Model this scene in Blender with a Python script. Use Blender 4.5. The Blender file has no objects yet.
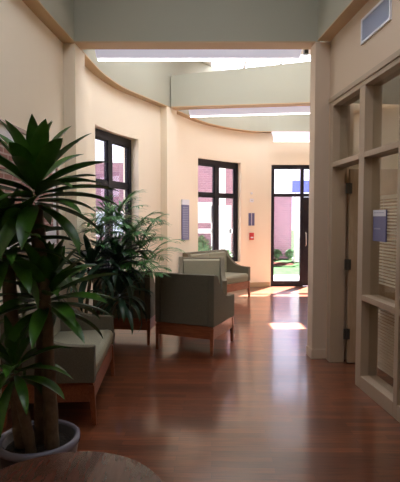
import bpy, bmesh, math, random
from mathutils import Vector, Matrix
random.seed(7)
C = bpy.context.scene.collection
sin, cos, pi, rad = math.sin, math.cos, math.pi, math.radians

# ------------------------------------------------------------------ materials
def mat(name, col, rough=.6, metal=0, coat=0, emit=None, estr=0, bump=0, bscale=60, var=0, vscale=8, spec=.5):
    m = bpy.data.materials.new(name); m.use_nodes = True
    nt = m.node_tree; b = nt.nodes['Principled BSDF']
    b.inputs['Base Color'].default_value = (*col, 1)
    b.inputs['Roughness'].default_value = rough
    b.inputs['Metallic'].default_value = metal
    b.inputs['Specular IOR Level'].default_value = spec
    b.inputs['Coat Weight'].default_value = coat
    b.inputs['Coat Roughness'].default_value = .1
    if emit:
        b.inputs['Emission Color'].default_value = (*emit, 1)
        b.inputs['Emission Strength'].default_value = estr
    if bump or var:
        tc = nt.nodes.new('ShaderNodeTexCoord')
    if bump:
        n = nt.nodes.new('ShaderNodeTexNoise'); n.inputs['Scale'].default_value = bscale
        bp = nt.nodes.new('ShaderNodeBump'); bp.inputs['Strength'].default_value = bump; bp.inputs['Distance'].default_value = .01
        nt.links.new(tc.outputs['Object'], n.inputs['Vector'])
        nt.links.new(n.outputs['Fac'], bp.inputs['Height']); nt.links.new(bp.outputs['Normal'], b.inputs['Normal'])
    if var:
        n2 = nt.nodes.new('ShaderNodeTexNoise'); n2.inputs['Scale'].default_value = vscale; n2.inputs['Detail'].default_value = 4
        r = nt.nodes.new('ShaderNodeValToRGB')
        r.color_ramp.elements[0].position = .3; r.color_ramp.elements[1].position = .7
        r.color_ramp.elements[0].color = (*[c*(1-var) for c in col], 1)
        r.color_ramp.elements[1].color = (*[min(1, c*(1+var)) for c in col], 1)
        nt.links.new(tc.outputs['Object'], n2.inputs['Vector'])
        nt.links.new(n2.outputs['Fac'], r.inputs['Fac']); nt.links.new(r.outputs['Color'], b.inputs['Base Color'])
    return m

def wood(name, c1, c2, rough=.35, axis=(2, 14, 14), coat=.2):
    m = mat(name, c1, rough, coat=coat); nt = m.node_tree; b = nt.nodes['Principled BSDF']
    tc = nt.nodes.new('ShaderNodeTexCoord'); mp = nt.nodes.new('ShaderNodeMapping'); mp.inputs['Scale'].default_value = axis
    n = nt.nodes.new('ShaderNodeTexNoise'); n.inputs['Scale'].default_value = 5; n.inputs['Detail'].default_value = 6
    r = nt.nodes.new('ShaderNodeValToRGB'); r.color_ramp.elements[0].position = .35; r.color_ramp.elements[1].position = .65
    r.color_ramp.elements[0].color = (*c1, 1); r.color_ramp.elements[1].color = (*c2, 1)
    for a, z in ((tc.outputs['Object'], mp.inputs['Vector']), (mp.outputs[0], n.inputs['Vector']), (n.outputs['Fac'], r.inputs['Fac']), (r.outputs['Color'], b.inputs['Base Color'])):
        nt.links.new(a, z)
    return m

def floor_mat():
    m = mat('floor_planks', (.2, .08, .03), .22, coat=1, spec=.5); nt = m.node_tree; b = nt.nodes['Principled BSDF']; b.inputs['Coat Roughness'].default_value = .13
    tc = nt.nodes.new('ShaderNodeTexCoord'); mp = nt.nodes.new('ShaderNodeMapping'); mp.inputs['Rotation'].default_value = (0, 0, rad(1.5))
    br = nt.nodes.new('ShaderNodeTexBrick'); br.offset = .37; br.squash = 1
    br.inputs['Scale'].default_value = 1; br.inputs['Brick Width'].default_value = .62; br.inputs['Row Height'].default_value = .065
    br.inputs['Mortar Size'].default_value = .0018; br.inputs['Mortar Smooth'].default_value = .1; br.inputs['Bias'].default_value = 0
    br.inputs['Color1'].default_value = (*FC1, 1); br.inputs['Color2'].default_value = (*FC2, 1); br.inputs['Mortar'].default_value = (.09, .03, .014, 1)
    mp2 = nt.nodes.new('ShaderNodeMapping'); mp2.inputs['Scale'].default_value = (1.5, 22, 1)
    n = nt.nodes.new('ShaderNodeTexNoise'); n.inputs['Scale'].default_value = 3; n.inputs['Detail'].default_value = 6
    r = nt.nodes.new('ShaderNodeValToRGB'); r.color_ramp.elements[0].color = (.5, .46, .44, 1); r.color_ramp.elements[1].color = (1.25, 1.25, 1.2, 1)
    r.color_ramp.elements[0].position = .3; r.color_ramp.elements[1].position = .7
    mx = nt.nodes.new('ShaderNodeMixRGB'); mx.blend_type = 'MULTIPLY'; mx.inputs['Fac'].default_value = .8
    L = nt.links.new
    L(tc.outputs['Object'], mp.inputs['Vector']); L(mp.outputs[0], br.inputs['Vector']); L(mp.outputs[0], mp2.inputs['Vector'])
    L(mp2.outputs[0], n.inputs['Vector']); L(n.outputs['Fac'], r.inputs['Fac'])
    L(br.outputs['Color'], mx.inputs['Color1']); L(r.outputs['Color'], mx.inputs['Color2']); L(mx.outputs[0], b.inputs['Base Color'])
    b.inputs['Roughness'].default_value = .3
    return m

def brick_mat(name, c1, c2, mort, w=.22, h=.075):
    m = mat(name, c1, .85); nt = m.node_tree; b = nt.nodes['Principled BSDF']
    tc = nt.nodes.new('ShaderNodeTexCoord'); sp = nt.nodes.new('ShaderNodeSeparateXYZ'); cb = nt.nodes.new('ShaderNodeCombineXYZ')
    ad = nt.nodes.new('ShaderNodeMath'); ad.operation = 'ADD'
    br = nt.nodes.new('ShaderNodeTexBrick'); br.inputs['Scale'].default_value = 1
    br.inputs['Brick Width'].default_value = w; br.inputs['Row Height'].default_value = h; br.inputs['Mortar Size'].default_value = .008
    br.inputs['Color1'].default_value = (*c1, 1); br.inputs['Color2'].default_value = (*c2, 1); br.inputs['Mortar'].default_value = (*mort, 1)
    L = nt.links.new
    L(tc.outputs['Object'], sp.inputs[0]); L(sp.outputs['X'], ad.inputs[0]); L(sp.outputs['Y'], ad.inputs[1])
    L(ad.outputs[0], cb.inputs['X']); L(sp.outputs['Z'], cb.inputs['Y']); L(cb.outputs[0], br.inputs['Vector']); L(br.outputs['Color'], b.inputs['Base Color'])
    return m

def glass_mat(name, tint=(1, 1, 1), refl=1.0):
    m = bpy.data.materials.new(name); m.use_nodes = True; nt = m.node_tree
    nt.nodes.clear()
    o = nt.nodes.new('ShaderNodeOutputMaterial'); t = nt.nodes.new('ShaderNodeBsdfTransparent'); t.inputs[0].default_value = (*tint, 1)
    g = nt.nodes.new('ShaderNodeBsdfGlossy'); g.inputs['Roughness'].default_value = .02
    f = nt.nodes.new('ShaderNodeFresnel'); f.inputs['IOR'].default_value = 1.45
    k = nt.nodes.new('ShaderNodeMath'); k.operation = 'MULTIPLY'; k.inputs[1].default_value = refl
    mx = nt.nodes.new('ShaderNodeMixShader')
    ge = nt.nodes.new('ShaderNodeNewGeometry'); mr = nt.nodes.new('ShaderNodeMapRange')      # same reflectance on both faces of the thin pane
    mr.inputs['To Min'].default_value = 1.45; mr.inputs['To Max'].default_value = 1/1.45
    nt.links.new(ge.outputs['Backfacing'], mr.inputs['Value']); nt.links.new(mr.outputs[0], f.inputs['IOR'])
    nt.links.new(f.outputs[0], k.inputs[0]); nt.links.new(k.outputs[0], mx.inputs[0]); nt.links.new(t.outputs[0], mx.inputs[1]); nt.links.new(g.outputs[0], mx.inputs[2]); nt.links.new(mx.outputs[0], o.inputs[0])
    return m

FC1 = (.235, .070, .028); FC2 = (.12, .034, .015)
SKY1, SKY2, SKY3 = 3.6, 6.2, 7.0  # first is an unseen near skylight, added to light the foreground
WALL = mat('cream_wall_paint', (.89, .775, .60), .75, bump=.05, bscale=90)
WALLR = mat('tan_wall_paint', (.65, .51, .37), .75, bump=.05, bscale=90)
FASC = mat('sage_soffit_paint', (.39, .375, .285), .8)
TRIM_AND_SHADE = mat('tan_trim_and_soffit_shade', (.50, .34, .19), .6)  # baseboard colour; on soffit undersides it stands for cream in shade
CEIL = mat('white_ceiling', (.8, .8, .76), .9)
FLOOR = floor_mat()
FRAME = mat('tan_painted_frame', (.45, .34, .235), .45)
DOORW = wood('office_door_wood', (.40, .27, .16), (.46, .32, .2), .5, (10, 10, 1.5))
BRONZE = mat('dark_bronze_frame', (.012, .009, .014), .5, 0, spec=.3)
GLASS = glass_mat('clear_glass')
GLASSR = glass_mat('interior_glass', (.95, .95, .93), 1.0)
FABD = mat('taupe_weave', (.138, .118, .076), .9, bump=.4, bscale=220, var=.15, vscale=120)
FABL = mat('sage_weave', (.28, .262, .18), .9, bump=.4, bscale=220, var=.12, vscale=120)
CHERRY = wood('cherry_wood', (.22, .06, .022), (.32, .10, .04), .32)
TABLEW = wood('dark_table_wood', (.075, .028, .018), (.10, .04, .025), .25, (8, 1.2, 8), .3)
LEAFD = mat('dark_green_leaf', (.045, .135, .012), .34, var=.35, vscale=14)
LEAFK = mat('deep_green_leaf', (.02, .055, .025), .38, var=.3, vscale=14)
PALM = mat('palm_leaf', (.085, .27, .07), .4, var=.3, vscale=10)
STEM = mat('plant_stem', (.10, .13, .05), .6)
BARK = mat('cane_bark', (.16, .11, .065), .85, bump=.7, bscale=35, var=.25, vscale=20)
SOIL = mat('potting_soil', (.02, .014, .01), .95, bump=1, bscale=60)
POTW = mat('dark_slate_ceramic', (.05, .05, .065), .3)
RIMW = mat('pale_ceramic_rim', (.2, .2, .26), .22)
POTD = mat('dark_pot', (.05, .04, .035), .4)
WHITE = mat('white_enamel', (.82, .82, .86), .4)
LAMP = mat('lamp_tube', (1, 1, 1), .5, emit=(.93, .97, 1), estr=4)
TROUGH_GLOW = mat('glowing_trough_face', (.75, .75, .82), .4, emit=(.80, .78, 1), estr=.38)  # faint emission painted in to brighten the trough face
SKYL = {}
for k, s in (('1', SKY1), ('2', SKY2), ('3', SKY3)):
    SKYL[k] = mat('glowing_skylight_' + k, (.9, .92, .95), .5, emit=(.86, .9, 1.0), estr=s)  # panes emit light themselves in place of daylight from above
OFFICE_FILL = mat('office_fill_glow', (1, 1, 1), .5, emit=(1, .9, .72), estr=7)  # glow of the fill panel added in the office
PLAQ = mat('slate_blue_plaque', (.12, .12, .25), .4)
PLAQL = mat('pale_plaque_text', (.33, .33, .46), .5)
PLAQW = mat('white_plaque_band', (.72, .72, .78), .5)
RED = mat('alarm_red', (.60, .05, .05), .35)
STEEL = mat('brushed_steel', (.5, .48, .45), .35, .9)
HINGE = mat('dull_hinge_steel', (.10, .085, .07), .4, .5)
BLACK = mat('black_plastic', (.015, .015, .015), .4)
BLIND = mat('blind_slats', (.75, .66, .52), .5)
MATB = mat('picture_mat_board', (.78, .76, .76), .7)
PFR = wood('picture_frame_wood', (.32, .22, .17), (.40, .28, .22), .35, (6, 6, 6))
ART = brick_mat('picture_brick_print', (.36, .17, .13), (.27, .13, .11), (.50, .38, .33), .16, .05)
BRICK = brick_mat('outdoor_brick', (.20, .10, .14), (.15, .08, .115), (.22, .145, .19))
GRASS = mat('lawn', (.022, .042, .020), .95, bump=.3, bscale=30, var=.3, vscale=3, spec=0)
PAVE = mat('pale_pavement', (.13, .125, .135), .9, var=.06, spec=0)
MULCH = mat('mulch', (.035, .014, .012), .95, bump=.3, bscale=30, spec=0)
BUSH = mat('bush_leaf', (.05, .12, .05), .7, var=.4, vscale=10)
OUTW = mat('outdoor_white_paint', (.80, .80, .84), .7)
OUTGL = mat('outdoor_window_glass', (.45, .55, .62), .15)
BLUE = mat('blue_panel', (.06, .09, .42), .5)

# ------------------------------------------------------------------ mesh helpers
def newbm(): return bmesh.new()
def add_box(bm, x0, x1, y0, y1, z0, z1, M=None):
    vs = [bm.verts.new(v) for v in ((x0,y0,z0),(x1,y0,z0),(x1,y1,z0),(x0,y1,z0),(x0,y0,z1),(x1,y0,z1),(x1,y1,z1),(x0,y1,z1))]
    if M is not None:
        for v in vs: v.co = M @ v.co
    for f in ((3,2,1,0),(4,5,6,7),(0,1,5,4),(1,2,6,5),(2,3,7,6),(3,0,4,7)): bm.faces.new([vs[i] for i in f])
def add_prism(bm, pts, a0, a1, axis='z', M=None):
    """pts 2-D outline; extruded along axis (x: pts=(y,z); y: pts=(x,z); z: pts=(x,y))"""
    def P(p, a):
        v = {'x': (a, p[0], p[1]), 'y': (p[0], a, p[1]), 'z': (p[0], p[1], a)}[axis]
        v = Vector(v); return M @ v if M is not None else v
    A = [bm.verts.new(P(p, a0)) for p in pts]; B = [bm.verts.new(P(p, a1)) for p in pts]; n = len(pts)
    bm.faces.new(A[::-1]); bm.faces.new(B)
    for i in range(n): bm.faces.new((A[i], A[(i+1) % n], B[(i+1) % n], B[i]))
def add_tube(bm, pts, rs, seg=8, cap=True):
    rings = []
    for i, p in enumerate(pts):
        p = Vector(p)
        d = (Vector(pts[min(i+1, len(pts)-1)]) - Vector(pts[max(i-1, 0)])).normalized()
        a = d.cross(Vector((0, 0, 1)) if abs(d.z) < .9 else Vector((1, 0, 0))).normalized(); b = d.cross(a)
        r = rs[i] if isinstance(rs, (list, tuple)) else rs
        rings.append([bm.verts.new(p + (a*cos(2*pi*k/seg) + b*sin(2*pi*k/seg))*r) for k in range(seg)])
    for r0, r1 in zip(rings, rings[1:]):
        for k in range(seg): bm.faces.new((r0[k], r0[(k+1) % seg], r1[(k+1) % seg], r1[k]))
    if cap: bm.faces.new(rings[0][::-1]); bm.faces.new(rings[-1])
def add_lathe(bm, prof, seg=40, c=(0, 0)):
    rings = []
    for r, z in prof:
        if r < 1e-5: rings.append([bm.verts.new((c[0], c[1], z))])
        else: rings.append([bm.verts.new((c[0]+r*cos(2*pi*k/seg), c[1]+r*sin(2*pi*k/seg), z)) for k in range(seg)])
    for a, b in zip(rings, rings[1:]):
        for k in range(seg):
            q = (k+1) % seg
            if len(a) == 1: bm.faces.new((a[0], b[q], b[k]))
            elif len(b) == 1: bm.faces.new((a[k], a[q], b[0]))
            else: bm.faces.new((a[k], a[q], b[q], b[k]))
def obj(name, bm, m, parent=None, bevel=0, smooth=False, seg=2):
    bmesh.ops.recalc_face_normals(bm, faces=bm.faces)
    me = bpy.data.meshes.new(name); bm.to_mesh(me); bm.free()
    o = bpy.data.objects.new(name, me); C.objects.link(o); me.materials.append(m)
    if parent: o.parent = parent
    if bevel:
        b = o.modifiers.new('bevel', 'BEVEL'); b.width = bevel; b.segments = seg; b.limit_method = 'ANGLE'; b.angle_limit = rad(30)
    if smooth or bevel:
        for p in me.polygons: p.use_smooth = True
    if smooth and not bevel: pass
    elif bevel:
        w = o.modifiers.new('wn', 'WEIGHTED_NORMAL')
    return o
def box(name, m, x0, x1, y0, y1, z0, z1, parent=None, bevel=0, M=None):
    bm = newbm(); add_box(bm, x0, x1, y0, y1, z0, z1, M); return obj(name, bm, m, parent, bevel)
def tag(o, label, cat, group=None):
    o['label'] = label; o['category'] = cat
    if group: o['group'] = group
    return o
def struct(o): o['kind'] = 'structure'; return o
def thing(name, label, cat, loc=(0, 0, 0), rz=0, group=None):
    o = bpy.data.objects.new(name, None); C.objects.link(o); o.location = loc; o.rotation_euler = (0, 0, rz)
    return tag(o, label, cat, group)
def sroot(name, loc=(0, 0, 0), rz=0):
    o = bpy.data.objects.new(name, None); C.objects.link(o); o.location = loc; o.rotation_euler = (0, 0, rz); return struct(o)

# ------------------------------------------------------------------ plan of the curved left wall
def catmull(P, n=6):
    out = []
    for i in range(len(P)-1):
        p0 = P[max(i-1, 0)]; p1 = P[i]; p2 = P[i+1]; p3 = P[min(i+2, len(P)-1)]
        for k in range(n):
            t = k/n
            out.append(tuple(.5*((2*p1[j]) + (-p0[j]+p2[j])*t + (2*p0[j]-5*p1[j]+4*p2[j]-p3[j])*t*t + (-p0[j]+3*p1[j]-3*p2[j]+p3[j])*t**3) for j in (0, 1)))
    out.append(P[-1]); return out
CTRL = [(-1.58,-3), (-1.58,-.5), (-1.58,2), (-1.555,4.0), (-1.49,5.1), (-1.45,5.7), (-1.40,6.2), (-1.25,6.83), (-.98,7.4), (-.68,7.98), (-.40,8.56), (-.04,9.27), (.40,9.80), (.90,10.20), (1.2,10.33), (1.52,10.37)]
N = 6
WP = catmull(CTRL, N)
def normals(P):
    out = []
    for i in range(len(P)):
        a = P[max(i-1, 0)]; b = P[min(i+1, len(P)-1)]
        dx, dy = b[0]-a[0], b[1]-a[1]; l = math.hypot(dx, dy); out.append((-dy/l, dx/l))   # outward (left of travel)
    return out
WN = normals(WP)
def off(i, d): return (WP[i][0]+WN[i][0]*d, WP[i][1]+WN[i][1]*d)
def strip(bm, i0, i1, d0, d1, z0, z1):
    A = [off(i, d0) for i in range(i0, i1+1)]; B = [off(i, d1) for i in range(i0, i1+1)]
    rings = []
    for a, b in zip(A, B): rings.append([bm.verts.new((*a, z0)), bm.verts.new((*b, z0)), bm.verts.new((*b, z1)), bm.verts.new((*a, z1))])
    for r0, r1 in zip(rings, rings[1:]):
        for k in range(4): bm.faces.new((r0[k], r0[(k+1) % 4], r1[(k+1) % 4], r1[k]))
    bm.faces.new(rings[0]); bm.faces.new(rings[-1][::-1])
HS = 3.46          # underside of the soffit fascia
TOP = 4.6
iw1a, iw1b, iw2a, iw2b, iend = 6*N, 8*N, 11*N, 13*N, 15*N
WZ = {1: (.62, 2.80), 2: (.58, 2.76)}
bm = newbm()
strip(bm, 0, iw1a, 0, .3, 0, HS)
strip(bm, iw1a, iw1b, 0, .3, 0, WZ[1][0]); strip(bm, iw1a, iw1b, 0, .3, WZ[1][1], HS)
strip(bm, iw1b, iw2a, 0, .3, 0, HS)
strip(bm, iw2a, iw2b, 0, .3, 0, WZ[2][0]); strip(bm, iw2a, iw2b, 0, .3, WZ[2][1], HS)
strip(bm, iw2b, iend, 0, .3, 0, HS)
struct(obj('wall_left', bm, WALL))
bm = newbm(); strip(bm, 0, iend, -.13, .3, HS, TOP); struct(obj('trim_1', bm, FASC))
bm = newbm(); strip(bm, 0, iend, -.135, -.0, HS-.015, HS); struct(obj('trim_2', bm, TRIM_AND_SHADE))  # soffit underside, its shade put into the tan colour
bm = newbm(); strip(bm, 0, iw1a, -.015, -.0, 0, .1); strip(bm, iw1a, iend, -.015, -.0, 0, .1); struct(obj('baseboard_left', bm, TRIM_AND_SHADE))
# pilasters standing proud of the left wall
def pilaster(name, i, ln=.34):
    p = WP[i]; n = WN[i]; ang = math.atan2(n[1], n[0])
    M = Matrix.Translation((p[0], p[1], 0)) @ Matrix.Rotation(ang, 4, 'Z')
    bm = newbm(); add_box(bm, -.13, .05, -ln, 0, 0, HS-.015, M); struct(obj(name, bm, WALL))
i_p1 = min(range(len(WP)), key=lambda i: abs(WP[i][1]-5.12)); i_p2 = min(range(len(WP)), key=lambda i: abs(WP[i][1]-7.98))
pilaster('trim_3', i_p1); pilaster('trim_4', i_p2)

# ------------------------------------------------------------------ right wall (frame: Y along the wall, X out of the room)
AR = math.atan(.0826)
def RX(y): return 1.813-.0826*y
MR = Matrix.Translation((1.813, 0, 0)) @ Matrix.Rotation(AR, 4, 'Z')      # local y -> along wall, x -> outwards
def rs(y): return y/cos(AR)
SF0, SF1 = 2.3, rs(4.96)
bm = newbm()
add_box(bm, 0, .2, -3, SF0, 0, 2.78, MR); add_box(bm, 0, .2, -3, rs(5.2), 2.80, TOP, MR)
add_box(bm, 0, .2, SF1, rs(5.2), 0, 2.80, MR)
add_box(bm, 0, .2, -3, SF0, 2.78, 2.80, MR)
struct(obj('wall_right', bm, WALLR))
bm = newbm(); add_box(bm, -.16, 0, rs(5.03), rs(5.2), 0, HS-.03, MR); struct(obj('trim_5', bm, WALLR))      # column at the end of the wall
bm = newbm(); add_box(bm, -.13, 0, -3, rs(5.05), HS, TOP, MR); struct(obj('trim_6', bm, FASC))
bm = newbm(); add_box(bm, -.135, 0, -3, rs(5.05), HS-.015, HS, MR); struct(obj('trim_7', bm, TRIM_AND_SHADE))  # shaded underside of the right soffit, painted tan
bm = newbm(); add_box(bm, -.172, 0, rs(5.015), rs(5.03), 0, .1, MR); add_box(bm, -.172, -.16, rs(5.03), rs(5.2), 0, .1, MR); add_box(bm, -.012, 0, -3, SF0, 0, .1, MR)
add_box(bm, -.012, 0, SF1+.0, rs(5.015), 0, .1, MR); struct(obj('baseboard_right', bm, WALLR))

# beyond the column the hall widens to the right
RXB = 3.55
bm = newbm(); add_box(bm, 1.42, RXB+.2, 5.22, 5.4, 0, TOP); struct(obj('wall_inner', bm, WALL))
bm = newbm(); add_box(bm, RXB, RXB+.2, 5.4, 10.37, 0, TOP); struct(obj('wall_east', bm, WALL))
# far wall with the entrance
DX0, DX1, DH, DY = 1.60, 3.32, 2.74, 10.37
bm = newbm(); add_box(bm, 1.46, DX0, DY, DY+.16, 0, HS); add_box(bm, DX1, RXB+.2, DY, DY+.16, 0, HS); add_box(bm, DX0, DX1, DY, DY+.16, DH, HS)
add_box(bm, 1.46, RXB+.2, DY, DY+.16, HS, TOP); struct(obj('wall_back', bm, WALL))
bm = newbm(); add_box(bm, 1.38, RXB, DY-.13, DY, HS, TOP); struct(obj('trim_8', bm, FASC))
bm = newbm(); add_box(bm, 1.38, RXB, DY-.135, DY, HS-.015, HS); struct(obj('trim_9', bm, TRIM_AND_SHADE))  # far soffit underside, shade painted as tan
bm = newbm(); add_box(bm, 1.5, DX0-.02, DY-.015, DY, 0, .1); struct(obj('baseboard_back', bm, TRIM_AND_SHADE))
# behind the camera
struct(box('wall_front', WALL, -1.9, 2.4, -3.2, -3.0, 0, TOP))
# floor, with a sub-base
struct(box('floor', FLOOR, -1.9, RXB+.2, -3.2, 10.53, -.15, 0))

# beams
BY0, BY1 = 5.09, 5.28
M1 = Matrix.Identity(4)
bm = newbm(); add_box(bm, -1.38, 1.30, BY0, BY1, HS, TOP-.01); struct(obj('trim_10', bm, FASC))
bm = newbm(); add_box(bm, -1.37, 1.25, BY0-.012, BY1, HS-.015, HS); struct(obj('trim_11', bm, TRIM_AND_SHADE))  # beam underside with its shade painted in
# second beam, slightly askew, lower, sky seen over it
a2 = (-.50, 8.0); b2 = (RXB, 7.48)
L2 = math.hypot(b2[0]-a2[0], b2[1]-a2[1]); M2 = Matrix.Translation((*a2, 0)) @ Matrix.Rotation(math.atan2(b2[1]-a2[1], b2[0]-a2[0]), 4, 'Z')
bm = newbm(); add_prism(bm, [(0, HS), (L2, HS), (L2, 4.24), (0, 3.98)], 0, .2, 'y', M2); struct(obj('trim_12', bm, FASC))
bm = newbm(); add_box(bm, 0, L2, -.01, .2, HS-.015, HS, M2); struct(obj('trim_13', bm, TRIM_AND_SHADE))  # second beam's shaded underside, painted tan

# ceiling with skylight openings
holes = [(-.9, 1.0, 1.2, 4.0), (-.75, 2.2, 5.75, 7.35), (.2, 2.3, 8.75, 10.05), (2.66, 3.25, 8.85, 9.35)]  # last opening is unseen, added to throw a sun patch on the floor
xs = sorted({-1.9, RXB+.2, *[h[0] for h in holes], *[h[1] for h in holes]}); ys = sorted({-3.2, 10.53, *[h[2] for h in holes], *[h[3] for h in holes]})
bm = newbm()
for xa, xb in zip(xs, xs[1:]):
    for ya, yb in zip(ys, ys[1:]):
        cx, cy = (xa+xb)/2, (ya+yb)/2
        if any(h[0] < cx < h[1] and h[2] < cy < h[3] for h in holes): continue
        add_box(bm, xa, xb, ya, yb, TOP, TOP+.15)
bmesh.ops.remove_doubles(bm, verts=bm.verts, dist=1e-5)
struct(obj('ceiling', bm, CEIL))
for k, h in enumerate(holes):
    r = sroot('window_%d' % (k+4), ((h[0]+h[1])/2, (h[2]+h[3])/2, TOP))
    w, d = (h[1]-h[0])/2, (h[3]-h[2])/2
    bm = newbm()
    add_box(bm, -w, w, -d, -d+.04, .0, .14); add_box(bm, -w, w, d-.04, d, .0, .14)
    add_box(bm, -w, -w+.04, -d+.04, d-.04, 0, .14); add_box(bm, w-.04, w, -d+.04, d-.04, 0, .14)
    if k < 3:
        nb = 3
        for q in range(1, nb):
            x = -w + 2*w*q/nb; add_box(bm, x-.02, x+.02, -d+.04, d-.04, 0, .1)
    obj('window_frame', bm, WHITE, r)
    box('pane', GLASS if k == 3 else SKYL[str(k+1)], -w, w, -d, d, .15, .17, r)

# ------------------------------------------------------------------ exterior windows
def dark_window(name, ia, ib, z0, z1, rail, back=.15, mull=.5):
    a = Vector((*WP[ia], 0)); b = Vector((*WP[ib], 0)); d = b-a; L = d.length; ang = math.atan2(d.y, d.x)
    r = sroot(name, (a.x, a.y, 0), ang)           # local x along the chord, local y outwards
    y0, y1 = back, back+.07
    bm = newbm(); f = .07
    add_box(bm, -.02, f, y0, y1, z0, z1); add_box(bm, L-f, L+.02, y0, y1, z0, z1)
    add_box(bm, f, L-f, y0, y1, z0, z0+f); add_box(bm, f, L-f, y0, y1, z1-.115, z1)
    obj('window_frame', bm, BRONZE, r)
    xm = L*mull
    box('mullion', BRONZE, xm-.06, xm+.06, y0, y1, z0+f, z1-.115, r)
    box('transom_bar', BRONZE, f, xm-.06, y0+.005, y1-.005, rail-.03, rail+.035, r)
    box('transom_bar', BRONZE, xm+.06, L-f, y0+.005, y1-.005, rail-.03, rail+.035, r)
    for xa, xb in ((f, xm-.06), (xm+.06, L-f)):
        for za, zb in ((z0+f, rail-.03), (rail+.035, z1-.115)):
            # casement sash line and its pane
            bm = newbm(); s = .022
            add_box(bm, xa, xa+s, y0+.02, y1-.01, za, zb); add_box(bm, xb-s, xb, y0+.02, y1-.01, za, zb)
            add_box(bm, xa+s, xb-s, y0+.02, y1-.01, za, za+s); add_box(bm, xa+s, xb-s, y0+.02, y1-.01, zb-s, zb)
            sash = obj('sash', bm, BRONZE, r)
            box('pane', GLASS, xa+s, xb-s, y0+.035, y0+.041, za+s, zb-s, sash)
    return r
dark_window('window_1', iw1a, iw1b, *WZ[1], 2.05, .14)
dark_window('window_2', iw2a, iw2b, *WZ[2], 2.03, .10)

# ------------------------------------------------------------------ entrance: sidelight, transoms, door leaf
r = sroot('door_1', (0, DY, 0))
yA, yB = .04, .12; XM0, XM1 = 2.27, 2.34
bm = newbm()
add_box(bm, DX0, DX0+.075, yA, yB, 0, DH); add_box(bm, DX1-.06, DX1, yA, yB, 0, DH)
add_box(bm, DX0+.075, DX1-.06, yA, yB, DH-.09, DH); add_box(bm, DX0+.075, DX1-.06, yA, yB, 2.03, 2.10)
add_box(bm, XM0, XM1, yA, yB, 0, 2.03); add_box(bm, XM0, XM1, yA, yB, 2.10, DH-.09)
add_box(bm, DX0+.075, XM0, yA, yB, 0, .12)
obj('door_frame', bm, BRONZE, r)
box('sidelight_pane', GLASS, DX0+.075, XM0, yA+.03, yA+.038, .12, 2.03, r)
box('transom_pane', GLASS, DX0+.075, XM0, yA+.03, yA+.038, 2.10, DH-.09, r)
box('transom_pane', GLASS, XM1, DX1-.06, yA+.03, yA+.038, 2.10, DH-.09, r)
bm = newbm(); l0, l1 = XM1+.005, DX1-.065
add_box(bm, l0, l0+.15, yA+.01, yB-.01, .01, 2.02); add_box(bm, l1-.12, l1, yA+.01, yB-.01, .01, 2.02)
add_box(bm, l0+.15, l1-.12, yA+.01, yB-.01, .01, .26); add_box(bm, l0+.15, l1-.12, yA+.01, yB-.01, 1.9, 2.02)
leaf = obj('door_leaf', bm, BRONZE, r)
box('pane', GLASS, l0+.15, l1-.12, yA+.03, yA+.038, .26, 1.9, leaf)
bm = newbm(); add_tube(bm, [(l0+.05, .05, .92), (l0+.05, -.02, .94), (l0+.05, -.02, 1.20), (l0+.05, .05, 1.22)], .012)
obj('door_handle', bm, STEEL, leaf, smooth=True)

# ------------------------------------------------------------------ interior glazed screen on the right wall
r = sroot('window_3'); r.matrix_world = MR
ym = [rs(4.14), rs(3.49), 2.86, SF0+.03]
bm = newbm()
d0, d1 = -.02, .14
add_box(bm, d0, d1, rs(4.87), SF1, 0, 2.80)                 # far post
add_box(bm, d0, d1, SF0, rs(4.87), 2.72, 2.80)               # head
add_box(bm, d0-.012, d0, SF0, SF1+.02, 2.765, 2.815)          # head moulding
for q, y in enumerate(ym):
    w = .03
    add_box(bm, d0, d1, y-w, y+w+(.05 if q == 0 else 0), 0, 2.72)
yy = [rs(4.87)] + ym
for q in range(len(yy)-1):
    ya = yy[q+1]+.03; yb = yy[q]-(.03 if q else 0)
    add_box(bm, d0, d1, ya+(.05 if q == 0 else 0), yb, 2.085, 2.135)
    if q:
        add_box(bm, d0, d1, ya, yb, .81, .86); add_box(bm, d0, d1, ya, yb, 0, .12)
obj('window_frame', bm, FRAME, r, bevel=.004)
for q in range(len(yy)-1):
    ya = yy[q+1]+.03; yb = yy[q]-(.03 if q else 0)
    for za, zb in ((2.135, 2.72), (.86, 2.085), (.12, .81)):
        if q == 0 and za < 2: continue
        box('pane', GLASSR, .055, .061, ya+(.05 if q == 0 else 0), yb, za, zb, r)
# office door, standing open into the office
yh = rs(4.84)
r = sroot('door_2'); r.matrix_world = MR @ Matrix.Translation((.155, yh, 0)) @ Matrix.Rotation(rad(-4), 4, 'Z')
lf = box('door_leaf', DOORW, 0, .60, -.02, .02, .01, 2.06, r, .002)
bm = newbm(); add_tube(bm, [(.54, -.02, 1.0), (.54, -.07, 1.0), (.43, -.07, 1.0)], .01); obj('door_handle', bm, STEEL, lf, smooth=True)
for z in (.32, 1.06, 1.86):
    bm = newbm(); add_box(bm, -.045, .022, -.030, -.022, z-.055, z+.055); add_tube(bm, [(-.008, -.03, z-.058), (-.008, -.03, z+.058)], .009)
    obj('door_hinge', bm, HINGE, r)
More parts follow.
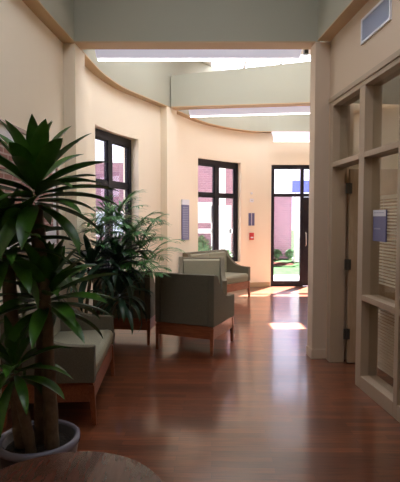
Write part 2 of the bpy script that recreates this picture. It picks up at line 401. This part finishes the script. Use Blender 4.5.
# office shell
bm = newbm()
add_box(bm, .2, 2.0, SF0-.15, SF0, 0, 2.8, MR); add_box(bm, 2.0, 2.15, SF0-.15, rs(5.1), 0, 2.8, MR)
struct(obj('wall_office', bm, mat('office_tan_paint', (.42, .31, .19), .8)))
bm = newbm(); add_box(bm, .2, 2.15, SF0-.15, rs(5.08), 2.8, 2.9, MR); struct(obj('ceiling_office', bm, CEIL))
t = thing('office_fill_light', 'unseen square light panel added to brighten the office behind the glazed screen', 'ceiling light', (2.6, 3.7, 2.8))  # unseen lamp, added to brighten the office
box('housing', WHITE, -.3, .3, -.3, .3, -.03, 0, t); box('diffuser', OFFICE_FILL, -.27, .27, -.27, .27, -.036, -.03, t)
# blinds in the screen
def blind(ya, yb, z0, z1, label):
    t = thing('window_blind', label, 'blind', (0, 0, 0)); t.matrix_world = MR
    box('head_rail', BLIND, .19, .23, ya, yb, z1, z1+.035, t)
    bm = newbm(); z = z0
    while z < z1:
        add_prism(bm, [(.200, z-.007), (.202, z-.008), (.220, z+.007), (.218, z+.008)], ya, yb, 'y'); z += .029
    obj('slats', bm, BLIND, t)
    for y in (ya+.07, yb-.07):
        bm = newbm(); add_tube(bm, [(.21, y, z0), (.21, y, z1)], .0015, 4); obj('cord', bm, WHITE, t)
blind(rs(3.62), rs(4.26), .95, 1.72, 'pale slatted blind behind the pane that carries the blue sign')
blind(rs(3.60), rs(4.30), .16, .76, 'low slatted blind in the bottom pane of the glazed screen')

# ------------------------------------------------------------------ signs and devices
def wall_frame(i, t=0):                       # local: x along wall to the right, y outwards
    p = WP[i]; n = WN[i]; return Matrix.Translation((p[0], p[1], 0)) @ Matrix.Rotation(math.atan2(n[1], n[0])-pi/2, 4, 'Z')
def near(x): return min(range(iw1b, iend), key=lambda i: abs(WP[i][0]/WP[i][1]-(x-200)/460))
t = thing('directory_sign', 'tall blue-grey directory plaque with white header on the curved wall', 'sign'); t.matrix_world = wall_frame(near(186.5))
box('panel', PLAQ, -.145, .145, -.02, 0, 1.13, 1.80, t)
box('header', PLAQW, -.145, .145, -.024, 0, 1.80, 1.90, t)
bm = newbm(); z = 1.75
while z > 1.16:
    add_box(bm, -.12, .12 - .05*((int(z*1000) % 3)/2), -.0215, -.02, z-.006, z+.006); z -= .033
obj('text_lines', bm, PLAQL, t)
FS = wall_frame(iw2b+N+3)
def wall_small(x, z):
    k = near(x); return wall_frame(k)
t = thing('room_plaque', 'small blue plaque on the cream wall left of the entrance', 'sign'); t.matrix_world = wall_small(251, 0)
box('panel', PLAQ, -.07, .07, -.015, 0, 1.38, 1.66, t); box('stripe', PLAQW, -.006, .006, -.0175, -.015, 1.38, 1.66, t)
t = thing('fire_alarm_pull', 'red fire alarm pull station below the small blue plaque', 'fire alarm'); t.matrix_world = wall_small(251, 0)
bm = newbm(); add_box(bm, -.05, .05, -.04, 0, 1.06, 1.22); obj('housing', bm, RED, t, .005)
bm = newbm(); add_box(bm, -.03, .03, -.052, -.04, 1.10, 1.13); obj('pull_handle', bm, PLAQW, t)
t = thing('thermostat', 'white thermostat plate on the cream wall above the small blue plaque', 'thermostat'); t.matrix_world = wall_small(251.5, 0)
bm = newbm(); add_box(bm, -.045, .045, -.02, 0, 1.90, 1.98); obj('cover', bm, WHITE, t, .004)
bm = newbm(); add_box(bm, -.012, .012, -.028, -.02, 1.93, 1.95); obj('dial', bm, STEEL, t)
t = thing('wall_sensor', 'tiny round white sensor on the cream wall above the thermostat', 'sensor'); t.matrix_world = wall_small(251.5, 0)
bm = newbm(); add_tube(bm, [(0, 0, 2.10), (0, -.02, 2.10)], [.028, .024], 16); obj('cover', bm, WHITE, t)
bm = newbm(); add_tube(bm, [(0, -.02, 2.10), (0, -.026, 2.10)], .008, 10); obj('lens', bm, STEEL, t)

t = thing('room_sign', 'blue room sign with a pale top band on the glazed screen', 'sign'); t.matrix_world = MR
ya, yb = rs(3.815), rs(4.045)
box('panel', PLAQ, .043, .055, ya, yb, 1.35, 1.62, t)
box('header', PLAQW, .041, .043, ya, yb, 1.565, 1.62, t)
bm = newbm()
for k, (p, q) in enumerate(((.02, .06), (.068, .10), (.107, .16), (.166, .20))): add_box(bm, .040, .0425, yb-q, yb-p, 1.592, 1.598)
obj('header_text', bm, PLAQL, t); bm = newbm()
for p, q in ((.03, .055), (.06, .10), (.104, .14)): add_box(bm, .040, .0425, yb-q, yb-p, 1.452, 1.464)
obj('text_lines', bm, PLAQL, t)

t = thing('air_vent', 'pale grey air vent grille high on the right wall', 'vent'); t.matrix_world = MR
ya, yb, za, zb = rs(3.70), rs(4.235), 3.11, 3.33
bm = newbm()
add_box(bm, -.015, 0, ya, yb, za, za+.02); add_box(bm, -.015, 0, ya, yb, zb-.02, zb); add_box(bm, -.015, 0, ya, ya+.02, za+.02, zb-.02); add_box(bm, -.015, 0, yb-.02, yb, za+.02, zb-.02)
obj('frame', bm, WHITE, t)
bm = newbm(); y = ya+.03
while y < yb-.02: add_box(bm, -.010, -.002, y-.003, y+.003, za+.02, zb-.02); y += .014
obj('louvres', bm, mat('vent_grey_blue', (.45, .48, .58), .5), t)
box('backing', mat('vent_backing', (.20, .22, .28), .7), -.002, 0, ya+.02, yb-.02, za+.02, zb-.02, t)

# framed picture on the left wall
t = thing('framed_picture', 'large framed brick-toned print with white mat on left wall behind tall plant', 'picture'); t.matrix_world = Matrix.Translation((-1.575, 0, 0)) @ Matrix.Rotation(rad(-1), 4, 'Z')
def lw(y): return min(range(len(WP)), key=lambda i: abs(WP[i][1]-y))
p0, p1 = Vector((-1.5635, 3.25, 0)), Vector((-1.518, 4.80, 0)); dd = p1-p0; LP_ = dd.length
t.matrix_world = Matrix.Translation(p0 + Vector((.02, 0, 0))) @ Matrix.Rotation(math.atan2(dd.y, dd.x), 4, 'Z')    # local x along the wall, -y into the room
bm = newbm(); a, b, f = 1.25, 2.30, .035
add_box(bm, 0, LP_, -.03, .0, a, a+f); add_box(bm, 0, LP_, -.03, .0, b-f, b); add_box(bm, 0, f, -.03, .0, a+f, b-f); add_box(bm, LP_-f, LP_, -.03, .0, a+f, b-f)
obj('frame', bm, PFR, t, bevel=.003)
box('mat_board', MATB, f, LP_-f, -.012, -.002, a+f, b-f, t)
box('print', ART, f+.10, LP_-f-.10, -.0145, -.012, a+f+.14, b-f-.12, t)

# ------------------------------------------------------------------ linear light fixtures hung behind each beam
def fixture(x0, x1, y, z0, z1, label, ang=0, pivot=(0, 0), by=(-.14, .021)):
    t = thing('linear_light_fixture', label, 'ceiling light', (pivot[0], pivot[1], 0), ang, 'long white light troughs up by the beams')
    bm = newbm(); s = .05
    add_prism(bm, [(x0, z1), (x0+s, z0+.02), (x1-s, z0+.02), (x1, z1)], y-.03, y+.02, 'y'); pass
    obj('lens', bm, TROUGH_GLOW, t)  # front face glows faintly in place of light falling on it
    bm = newbm(); add_tube(bm, [(x0+s, y+.045, z0+.022), (x1-s, y+.045, z0+.022)], .018, 10); obj('lamp_tube', bm, LAMP, t)
    box('housing', WHITE, x0, x1, y+.021, y+.16, z1-.02, z1, t)
    for x in (x0+.3, (x0+x1)/2, x1-.3):
        bm = newbm(); add_box(bm, x-.02, x+.02, y+by[0], y+by[1], z1-.018, z1+.012); obj('bracket', bm, WHITE, t)
    return t
f1 = fixture(-1.24, 1.20, 5.42, 3.375, 3.62, 'long white light trough just behind the nearest ceiling beam')
bm = newbm(); add_box(bm, 1.20, 1.245, 5.38, 5.45, 3.44, 3.60); obj('end_box', bm, BLACK, f1)
fixture(.24, 3.4, .28, 3.335, 3.58, 'white light trough behind the second, farther ceiling beam', math.atan2(b2[1]-a2[1], b2[0]-a2[0]), a2, (-.08, .021))
t = fixture(1.56, 3.4, 10.10, 3.21, 3.42, 'white light trough mounted above the entrance door', by=(.16, .285))

# ------------------------------------------------------------------ seating
def make_seat(name, label, cat, loc, rz, W=.75, D=.70, H=.91, group=None, legs=4):
    t = thing(name, label, cat, loc, rz, group)
    w, d, at = W/2, D/2, .07
    AH, ZB = .60, .325
    prof = [(-d, ZB), (d, ZB), (d, AH), (d-.10, AH), (d-.22, AH+.008), (d-.32, AH+.035), (d-.40, AH+.085), (d-.47, AH+.15), (d-.53, AH+.225), (d-.575, H-.02), (-d+.07, H), (-d, H)]
    for s in (-1, 1):
        bm = newbm(); a, b = (s*w, s*(w-at)); add_prism(bm, prof, min(a, b), max(a, b), 'x')
        arm = obj('arm', bm, FABD, t, bevel=.008)
    bm = newbm(); add_prism(bm, [(-d+.002, ZB), (-d+.13, ZB), (-d+.13, .5), (-d+.10, H-.012), (-d+.07, H-.004), (-d+.002, H-.002)], -w+at, w-at, 'x')
    obj('backrest', bm, FABD, t, bevel=.01)
    n = 1 if W < .9 else 2; iw = (W-2*at)/n
    for k in range(n):
        x0 = -w+at+k*iw
        bm = newbm(); add_prism(bm, [(-d+.13, .47), (-d+.19, .47), (-d+.165, H-.05), (-d+.125, H-.03), (-d+.105, H-.03)], x0+.004, x0+iw-.004, 'x')
        obj('back_cushion', bm, FABL, t, bevel=.015)
    bm = newbm(); add_prism(bm, [(-d+.13, ZB), (d-.015, ZB), (d-.005, .36), (d+.005, .43), (d-.015, .465), (d-.05, .475), (-d+.13, .46)], -w+at+.003, w-at-.003, 'x')
    obj('seat_cushion', bm, FABL, t, bevel=.012)
    bm = newbm(); q = .012
    add_box(bm, -w+q, w-q, -d+q, -d+q+.03, .18, ZB); add_box(bm, -w+q, w-q, d-q-.03, d-q, .18, ZB)
    add_box(bm, -w+q, -w+q+.03, -d+q+.03, d-q-.03, .18, ZB); add_box(bm, w-q-.03, w-q, -d+q+.03, d-q-.03, .18, ZB)
    obj('base_rail', bm, CHERRY, t, bevel=.003)
    for sx in (-1, 1):
        for sy in (-1, 1):
            bm = newbm(); x, y = sx*(w-.028), sy*(d-.028); rt, rb = .024, .015; k = sy*.02
            vs = [bm.verts.new((x+a*rb, y+k+b*rb, 0)) for a, b in ((-1,-1),(1,-1),(1,1),(-1,1))] + [bm.verts.new((x+a*rt, y+b*rt, .305)) for a, b in ((-1,-1),(1,-1),(1,1),(-1,1))]
            for f in ((3,2,1,0),(4,5,6,7),(0,1,5,4),(1,2,6,5),(2,3,7,6),(3,0,4,7)): bm.faces.new([vs[i] for i in f])
            obj('leg', bm, CHERRY, t, bevel=.003)
    return t
G = 'matching lobby seats'
make_seat('armchair', 'grey-green armchair in the centre with its plain back to the viewer', 'armchair', (-.05, 5.56, 0), rad(-23.5), group=G)
make_seat('armchair', 'grey-green armchair half hidden by the palm, seen from behind', 'armchair', (-.915, 5.93, 0), rad(-8), W=.73, group=G)
make_seat('armchair', 'grey-green armchair facing the viewer behind the central chair', 'armchair', (.03, 7.28, 0), rad(181), group=G)
make_seat('loveseat', 'grey-green loveseat in the sunlight under the far window', 'sofa', (.33, 8.73, 0), rad(-131), W=1.2, group=G)
make_seat('settee', 'low upholstered settee against the left wall beside the potted plants', 'sofa', (-1.155, 3.90, 0), rad(-86.6), W=1.13, D=.68, H=.90, group=G)

# round table in the foreground
t = thing('round_table', 'round dark wood side table cut off at the bottom edge', 'table', (-.52, 1.62, 0))
bm = newbm(); add_lathe(bm, [(0, .465), (.385, .465), (.405, .478), (.41, .488), (.402, .5), (0, .5)], 72); obj('table_top', bm, TABLEW, t, smooth=False)
bm = newbm(); add_lathe(bm, [(0, .03), (.05, .03), (.042, .12), (.04, .38), (.08, .465), (0, .465)], 32); obj('pedestal', bm, TABLEW, t, smooth=True)
bm = newbm(); add_lathe(bm, [(0, 0), (.25, 0), (.25, .012), (.22, .022), (.06, .035), (0, .035)], 48); obj('base', bm, TABLEW, t)

# ------------------------------------------------------------------ plants
def add_leaf(bm, o, az, el, ln, w, droop, seg=10, fold=.22, twist=0):
    p = Vector(o); rows = []; ds = ln/seg; e = el
    for i in range(seg+1):
        t = i/seg
        d = Vector((cos(az)*cos(e), sin(az)*cos(e), sin(e)))
        side = Vector((-sin(az), cos(az), 0)); up = side.cross(d) * -1
        side = (side*cos(twist*t) + up*sin(twist*t)).normalized()
        ww = w*(.28+.72*min(1, (t/.35))**.8) * (1-max(0, (t-.45)/.55)**2.2) if t < 1 else 0
        ww = max(ww, .0006)
        rows.append([bm.verts.new(p-side*ww/2+up*ww*fold), bm.verts.new(p), bm.verts.new(p+side*ww/2+up*ww*fold)])
        p = p + d*ds; e -= droop/seg*(.4+1.2*t)
    for a, b in zip(rows, rows[1:]):
        bm.faces.new((a[0], a[1], b[1], b[0])); bm.faces.new((a[1], a[2], b[2], b[1]))
def crown(parent, c, n, ln, w, m, rnd, emin=-25, emax=82, droop=1.2, rise=.12, room=9):
    bm = newbm()
    for k in range(n):
        f = k/(n-1); az = k*2.39996+rnd.uniform(-.25, .25)
        el = rad(emax+(emin-emax)*f**.85+rnd.uniform(-6, 6))
        L = ln*rnd.uniform(.82, 1.1)*(.72+.28*min(1, f*2.2))
        if cos(az) < 0: L = min(L, .93*room/max(.05, -cos(az)))
        add_leaf(bm, (c[0]+.02*cos(az), c[1]+.02*sin(az), c[2]+rise*(1-f)), az, el, L, w*rnd.uniform(.85, 1.15), droop*rnd.uniform(.7, 1.25)*(.45+.55*f), twist=rnd.uniform(-.4, .4))
    return obj('leaf_crown', bm, m, parent, smooth=True)
def pot(parent, r, h, m):
    bm = newbm(); add_lathe(bm, [(0, 0), (r*.74, 0), (r*.80, .02), (r*.97, h-.05), (r, h-.03), (r, h), (r-.012, h+.006), (r-.028, h), (r-.03, h-.05), (0, h-.055)], 48); obj('pot', bm, m, parent, smooth=True)
    bm = newbm(); add_lathe(bm, [(0, h-.045), (r*.5, h-.040), (r-.033, h-.052)], 32); obj('soil', bm, SOIL, parent)
def cane(parent, pts, r):
    bm = newbm(); P = catmull([(p[0], p[1]) for p in pts], 6); Z = catmull([(p[2], 0) for p in pts], 6)
    add_tube(bm, [(a[0], a[1], z[0]) for a, z in zip(P, Z)], [r*(1+.06*sin(i*2.1)) for i in range(len(P))], 12); obj('cane', bm, BARK, parent, smooth=True)

rnd = random.Random(3)
t = thing('corn_plant', 'tall broad-leaved corn plant with bare canes in a whitish round pot', 'potted plant', (-.92, 2.57, 0))
pot(t, .225, .30, POTW)
bm = newbm(); add_lathe(bm, [(.197, .285), (.196, .302), (.212, .312), (.228, .302), (.229, .275), (.219, .27)], 48); obj('rim', bm, RIMW, t, smooth=True)
cane(t, [(.085, -.03, .24), (.07, -.02, .6), (.04, .0, 1.1), (.0, .01, 1.62)], .040)
cane(t, [(-.0, .03, .24), (-.0, .04, .6), (.03, .05, 1.02)], .036)
cane(t, [(-.09, -.02, .24), (-.11, -.02, .5), (-.16, .0, 1.34)], .038)
cane(t, [(-.01, -.09, .24), (-.03, -.12, .45), (-.07, -.15, .70)], .030)
crown(t, (.0, .01, 1.60), 50, .44, .092, LEAFD, rnd, emin=-25, emax=88, droop=.8, rise=.2)
crown(t, (.04, .05, 1.02), 44, .40, .085, LEAFD, rnd, emin=-25, emax=88, droop=.8, rise=.16)
crown(t, (-.16, .0, 1.32), 42, .43, .09, LEAFD, rnd, emin=-35, emax=82, droop=1.1, room=.46)
crown(t, (-.07, -.15, .68), 26, .33, .06, LEAFD, rnd, emin=-30, emax=80, droop=1.3)

rnd = random.Random(11)
t = thing('dracaena', 'dark long-leaved dracaena in front of the feathery palm', 'potted plant', (-1.22, 4.78, 0))
pot(t, .14, .28, POTD)
cane(t, [(0, 0, .22), (.03, 0, .6), (.08, .02, .98)], .018)
cane(t, [(.04, .03, .22), (.14, .05, .55), (.34, .08, 1.0)], .016)
cane(t, [(.02, -.04, .22), (.14, .0, .45), (.36, .06, .68)], .015)
crown(t, (.08, .02, .96), 38, .48, .06, LEAFK, rnd, emin=-20, emax=80, droop=1.9, room=.34)
crown(t, (.34, .08, .98), 40, .46, .062, LEAFK, rnd, emin=-30, emax=75, droop=2.2, room=.58)
crown(t, (.36, .06, .66), 36, .42, .06, LEAFK, rnd, emin=-30, emax=70, droop=2.0, room=.6)

def frond(parent, base, az, el, ln, droop, rnd, lw=.20):
    bm = newbm(); p = Vector(base); e = el; n = 30; ds = ln/n; pts = [p.copy()]; dirs = []
    for i in range(n):
        d = Vector((cos(az)*cos(e), sin(az)*cos(e), sin(e))); dirs.append(d); p = p+d*ds; pts.append(p.copy()); e -= droop/n*(.3+1.4*i/n)
    add_tube(bm, pts[::2], [.0055*(1-.75*i/(len(pts[::2])-1)) for i in range(len(pts[::2]))], 5)
    for i in range(int(n*.16), n+1, 2):
        f = (i/n-.16)/.84; d = dirs[min(i, n-1)]; side = Vector((-sin(az), cos(az), 0))
        L = lw*(sin(pi*(.16+.74*f)))**.8
        for s in (-1, 1):
            v = (side*s*.8 + d*(.55+.6*f) + Vector((0, 0, -.12+rnd.uniform(-.2, .2)))).normalized()
            az2 = math.atan2(v.y, v.x); el2 = math.asin(v.z)
            add_leaf(bm, pts[i], az2, el2, L*rnd.uniform(.85, 1.1), .019, rnd.uniform(.4, .9), seg=4, fold=.1)
    return obj('palm_frond', bm, PALM, parent, smooth=True)
rnd = random.Random(5)
t = thing('parlor_palm', 'feathery bright green palm in front of the nearest window', 'potted plant', (-1.085, 5.10, 0))
pot(t, .13, .26, POTD)
for k, (tx, ty, tz) in enumerate(((-.02, .02, 1.35), (.14, .05, 1.48), (.30, -.02, 1.34), (.42, .03, 1.22), (.46, -.05, 1.02), (.24, -.08, 1.05), (.05, -.05, 1.12), (.36, .0, .86))):
    b0 = Vector((.04*cos(k*.9), .04*sin(k*.9), .2)); b1 = Vector((tx, ty, tz))
    pts = [b0.lerp(b1, f/6) + Vector((0, 0, .10*sin(pi*f/6))) for f in range(7)]
    bm = newbm(); add_tube(bm, pts, [.009-.0006*q for q in range(7)], 7); obj('stem', bm, STEM, t, smooth=True)
    for q in range(9):
        az = q*pi/4.5 + k*.7 + rnd.uniform(-.3, .3)
        el = rad(rnd.choice((75, 60, 45, 30)))
        ln = rnd.uniform(.38, .54)*(.7 if cos(az) < -.5 else 1)
        if cos(az) < 0: ln = max(.16, min(ln, (.12+tx)/max(.1, -cos(az))))
        frond(t, b1, az, el, ln, rnd.uniform(.7, 1.3), rnd, .22)

# ------------------------------------------------------------------ outdoors
GZ = -.02
def plane_obj(name, m, x0, x1, y0, y1, z): return box(name, m, x0, x1, y0, y1, z-.1, z)
struct(plane_obj('pavement', PAVE, -30, 30, 10.53, 12.6, GZ))
struct(plane_obj('lawn', GRASS, -30, 30, 12.6, 60, GZ))
struct(plane_obj('side_pavement', PAVE, -30, -1.9, -6, 10.53, GZ))
struct(box('path', PAVE, -14, 1.4, 13.2, 14.6, GZ, GZ+.02))
def building(name, label, x0, x1, y, dep, h, wins, m=BRICK):
    t = thing(name, label, 'building', (0, y, 0))
    box('wall', m, x0, x1, 0, dep, GZ, h, t)
    box('coping', OUTW, x0-.05, x1+.05, -.06, dep, h, h+.16, t)
    for (a, b, c, d) in wins:
        f = box('window', OUTW, a-.06, b+.06, -.05, 0, c-.06, d+.06, t)
        box('pane', OUTGL, a, b, -.06, -.05, c, d, f)
    return t
building('brick_building', 'low brick wing with pale window bands seen through the nearest window', -12, -1.2, 15.2, 5, 3.35, [(-5, -3.75, 1.0, 1.7), (-3.4, -2.1, 1.0, 1.7), (-9, -6, 1.0, 1.9)])
tb = building('brick_building', 'taller brick building seen through the far window', -1.08, 1.35, 15.0, 5, 5.0, [(-.3, .34, 1.45, 2.0), (.42, .95, .3, 1.9)])
box('string_course', OUTW, -1.08, 1.35, -.05, 0, 1.05, 1.2, tb)
bm = newbm(); add_box(bm, .62, .82, -.20, -.06, GZ, 5.0); obj('downpipe', bm, OUTW, tb)
building('garden_wall', 'long low brick wall across the lawn seen through the entrance', 1.6, 3.55, 17.8, .4, 2.45, [])
t = thing('white_column', 'white square column outside the entrance at the end of brick wall', 'column', (3.55, 16.6, 0))
box('shaft', OUTW, -.14, .14, -.14, .14, .1, 3.4, t); box('plinth', OUTW, -.18, .18, -.18, .18, GZ, .1, t)
t = thing('sign_panel', 'dark blue rectangular panel outside seen through the transom glass', 'sign', (3.65, 16.2, 0))
box('board', BLUE, -.42, .36, -.03, .03, 2.45, 2.86, t)
for x in (-.3, .3): box('post', STEEL, x-.03, x+.03, .03, .08, GZ, 2.8, t)
rnd = random.Random(21)
def shrub(x, y, r, h, label):
    t = thing('shrub', label, 'shrub', (x, y, 0), 0, 'low shrubs by the brick walls outside')
    bm = newbm()
    for k in range(420):
        a = rnd.uniform(0, 2*pi); u = rnd.uniform(-.2, 1); rr = r*rnd.uniform(.75, 1.05)
        c = Vector((rr*cos(a)*math.sqrt(max(0, 1-u*u)), rr*sin(a)*math.sqrt(max(0, 1-u*u)), h*.5+h*.5*u))
        add_leaf(bm, c, rnd.uniform(0, 6.28), rnd.uniform(-.5, 1.2), .12, .06, .5, seg=2)
    bmesh.ops.create_icosphere(bm, subdivisions=2, radius=1, matrix=Matrix.Translation((0, 0, h*.5)) @ Matrix.Diagonal((r*.85, r*.85, h*.48, 1)))
    obj('foliage', bm, BUSH, t)
    bm = newbm(); add_tube(bm, [(0, 0, GZ), (0, 0, h*.4)], .03); obj('stem', bm, BARK, t)
shrub(.0, 14.2, .35, .95, 'round green shrub at the foot of the taller brick building')
shrub(.75, 14.3, .28, .5, 'small green shrub right of the round one below the downpipe')
for k, (x, lab) in enumerate(((2.05, 'leftmost low shrub along the garden wall'), (2.55, 'second low shrub from the left along the garden wall'), (3.05, 'low shrub along the garden wall nearest the white column'))): shrub(x+.35, 17.3, .14, .3, lab)
for k, x in enumerate((-3.2, -2.3)): shrub(x, 14.5, .4, .8, ('leafy shrub left outside the nearest window', 'leafy shrub right outside the nearest window')[k])
bm = newbm(); add_lathe(bm, [(0, .03), (.35, .02), (.45, -.02)], 24, (2.75, 15.6)); struct(obj('mulch_bed', bm, MULCH))

# ------------------------------------------------------------------ light
w = bpy.data.worlds.new('sky'); bpy.context.scene.world = w; w.use_nodes = True
bg = w.node_tree.nodes['Background']; bg.inputs[0].default_value = (.78, .78, 1.0, 1); bg.inputs[1].default_value = 2.7
s = bpy.data.lights.new('sun', 'SUN'); s.energy = 140; s.angle = rad(.6); s.color = (1, .96, .92)
so = bpy.data.objects.new('sun', s); C.objects.link(so)
so.rotation_euler = Vector((-.97, -1.45, -2.65)).to_track_quat('-Z', 'Y').to_euler()

# ------------------------------------------------------------------ camera
cam = bpy.data.cameras.new('camera'); co = bpy.data.objects.new('camera', cam); C.objects.link(co)
cam.sensor_fit = 'VERTICAL'; cam.sensor_height = 24; cam.lens = 24*460/482; cam.clip_start = .05
co.location = (0, 0, 1.55); co.rotation_euler = (pi/2-math.atan(23/460), 0, 0)
sc = bpy.context.scene; sc.camera = co
sc.view_settings.view_transform = 'Standard'; sc.view_settings.look = 'None'; sc.view_settings.gamma = 1; sc.view_settings.exposure = 0
sc.cycles.use_denoising = True; sc.cycles.max_bounces = 10; sc.cycles.diffuse_bounces = 6; sc.cycles.transparent_max_bounces = 12
sc.cycles.sample_clamp_indirect = 8
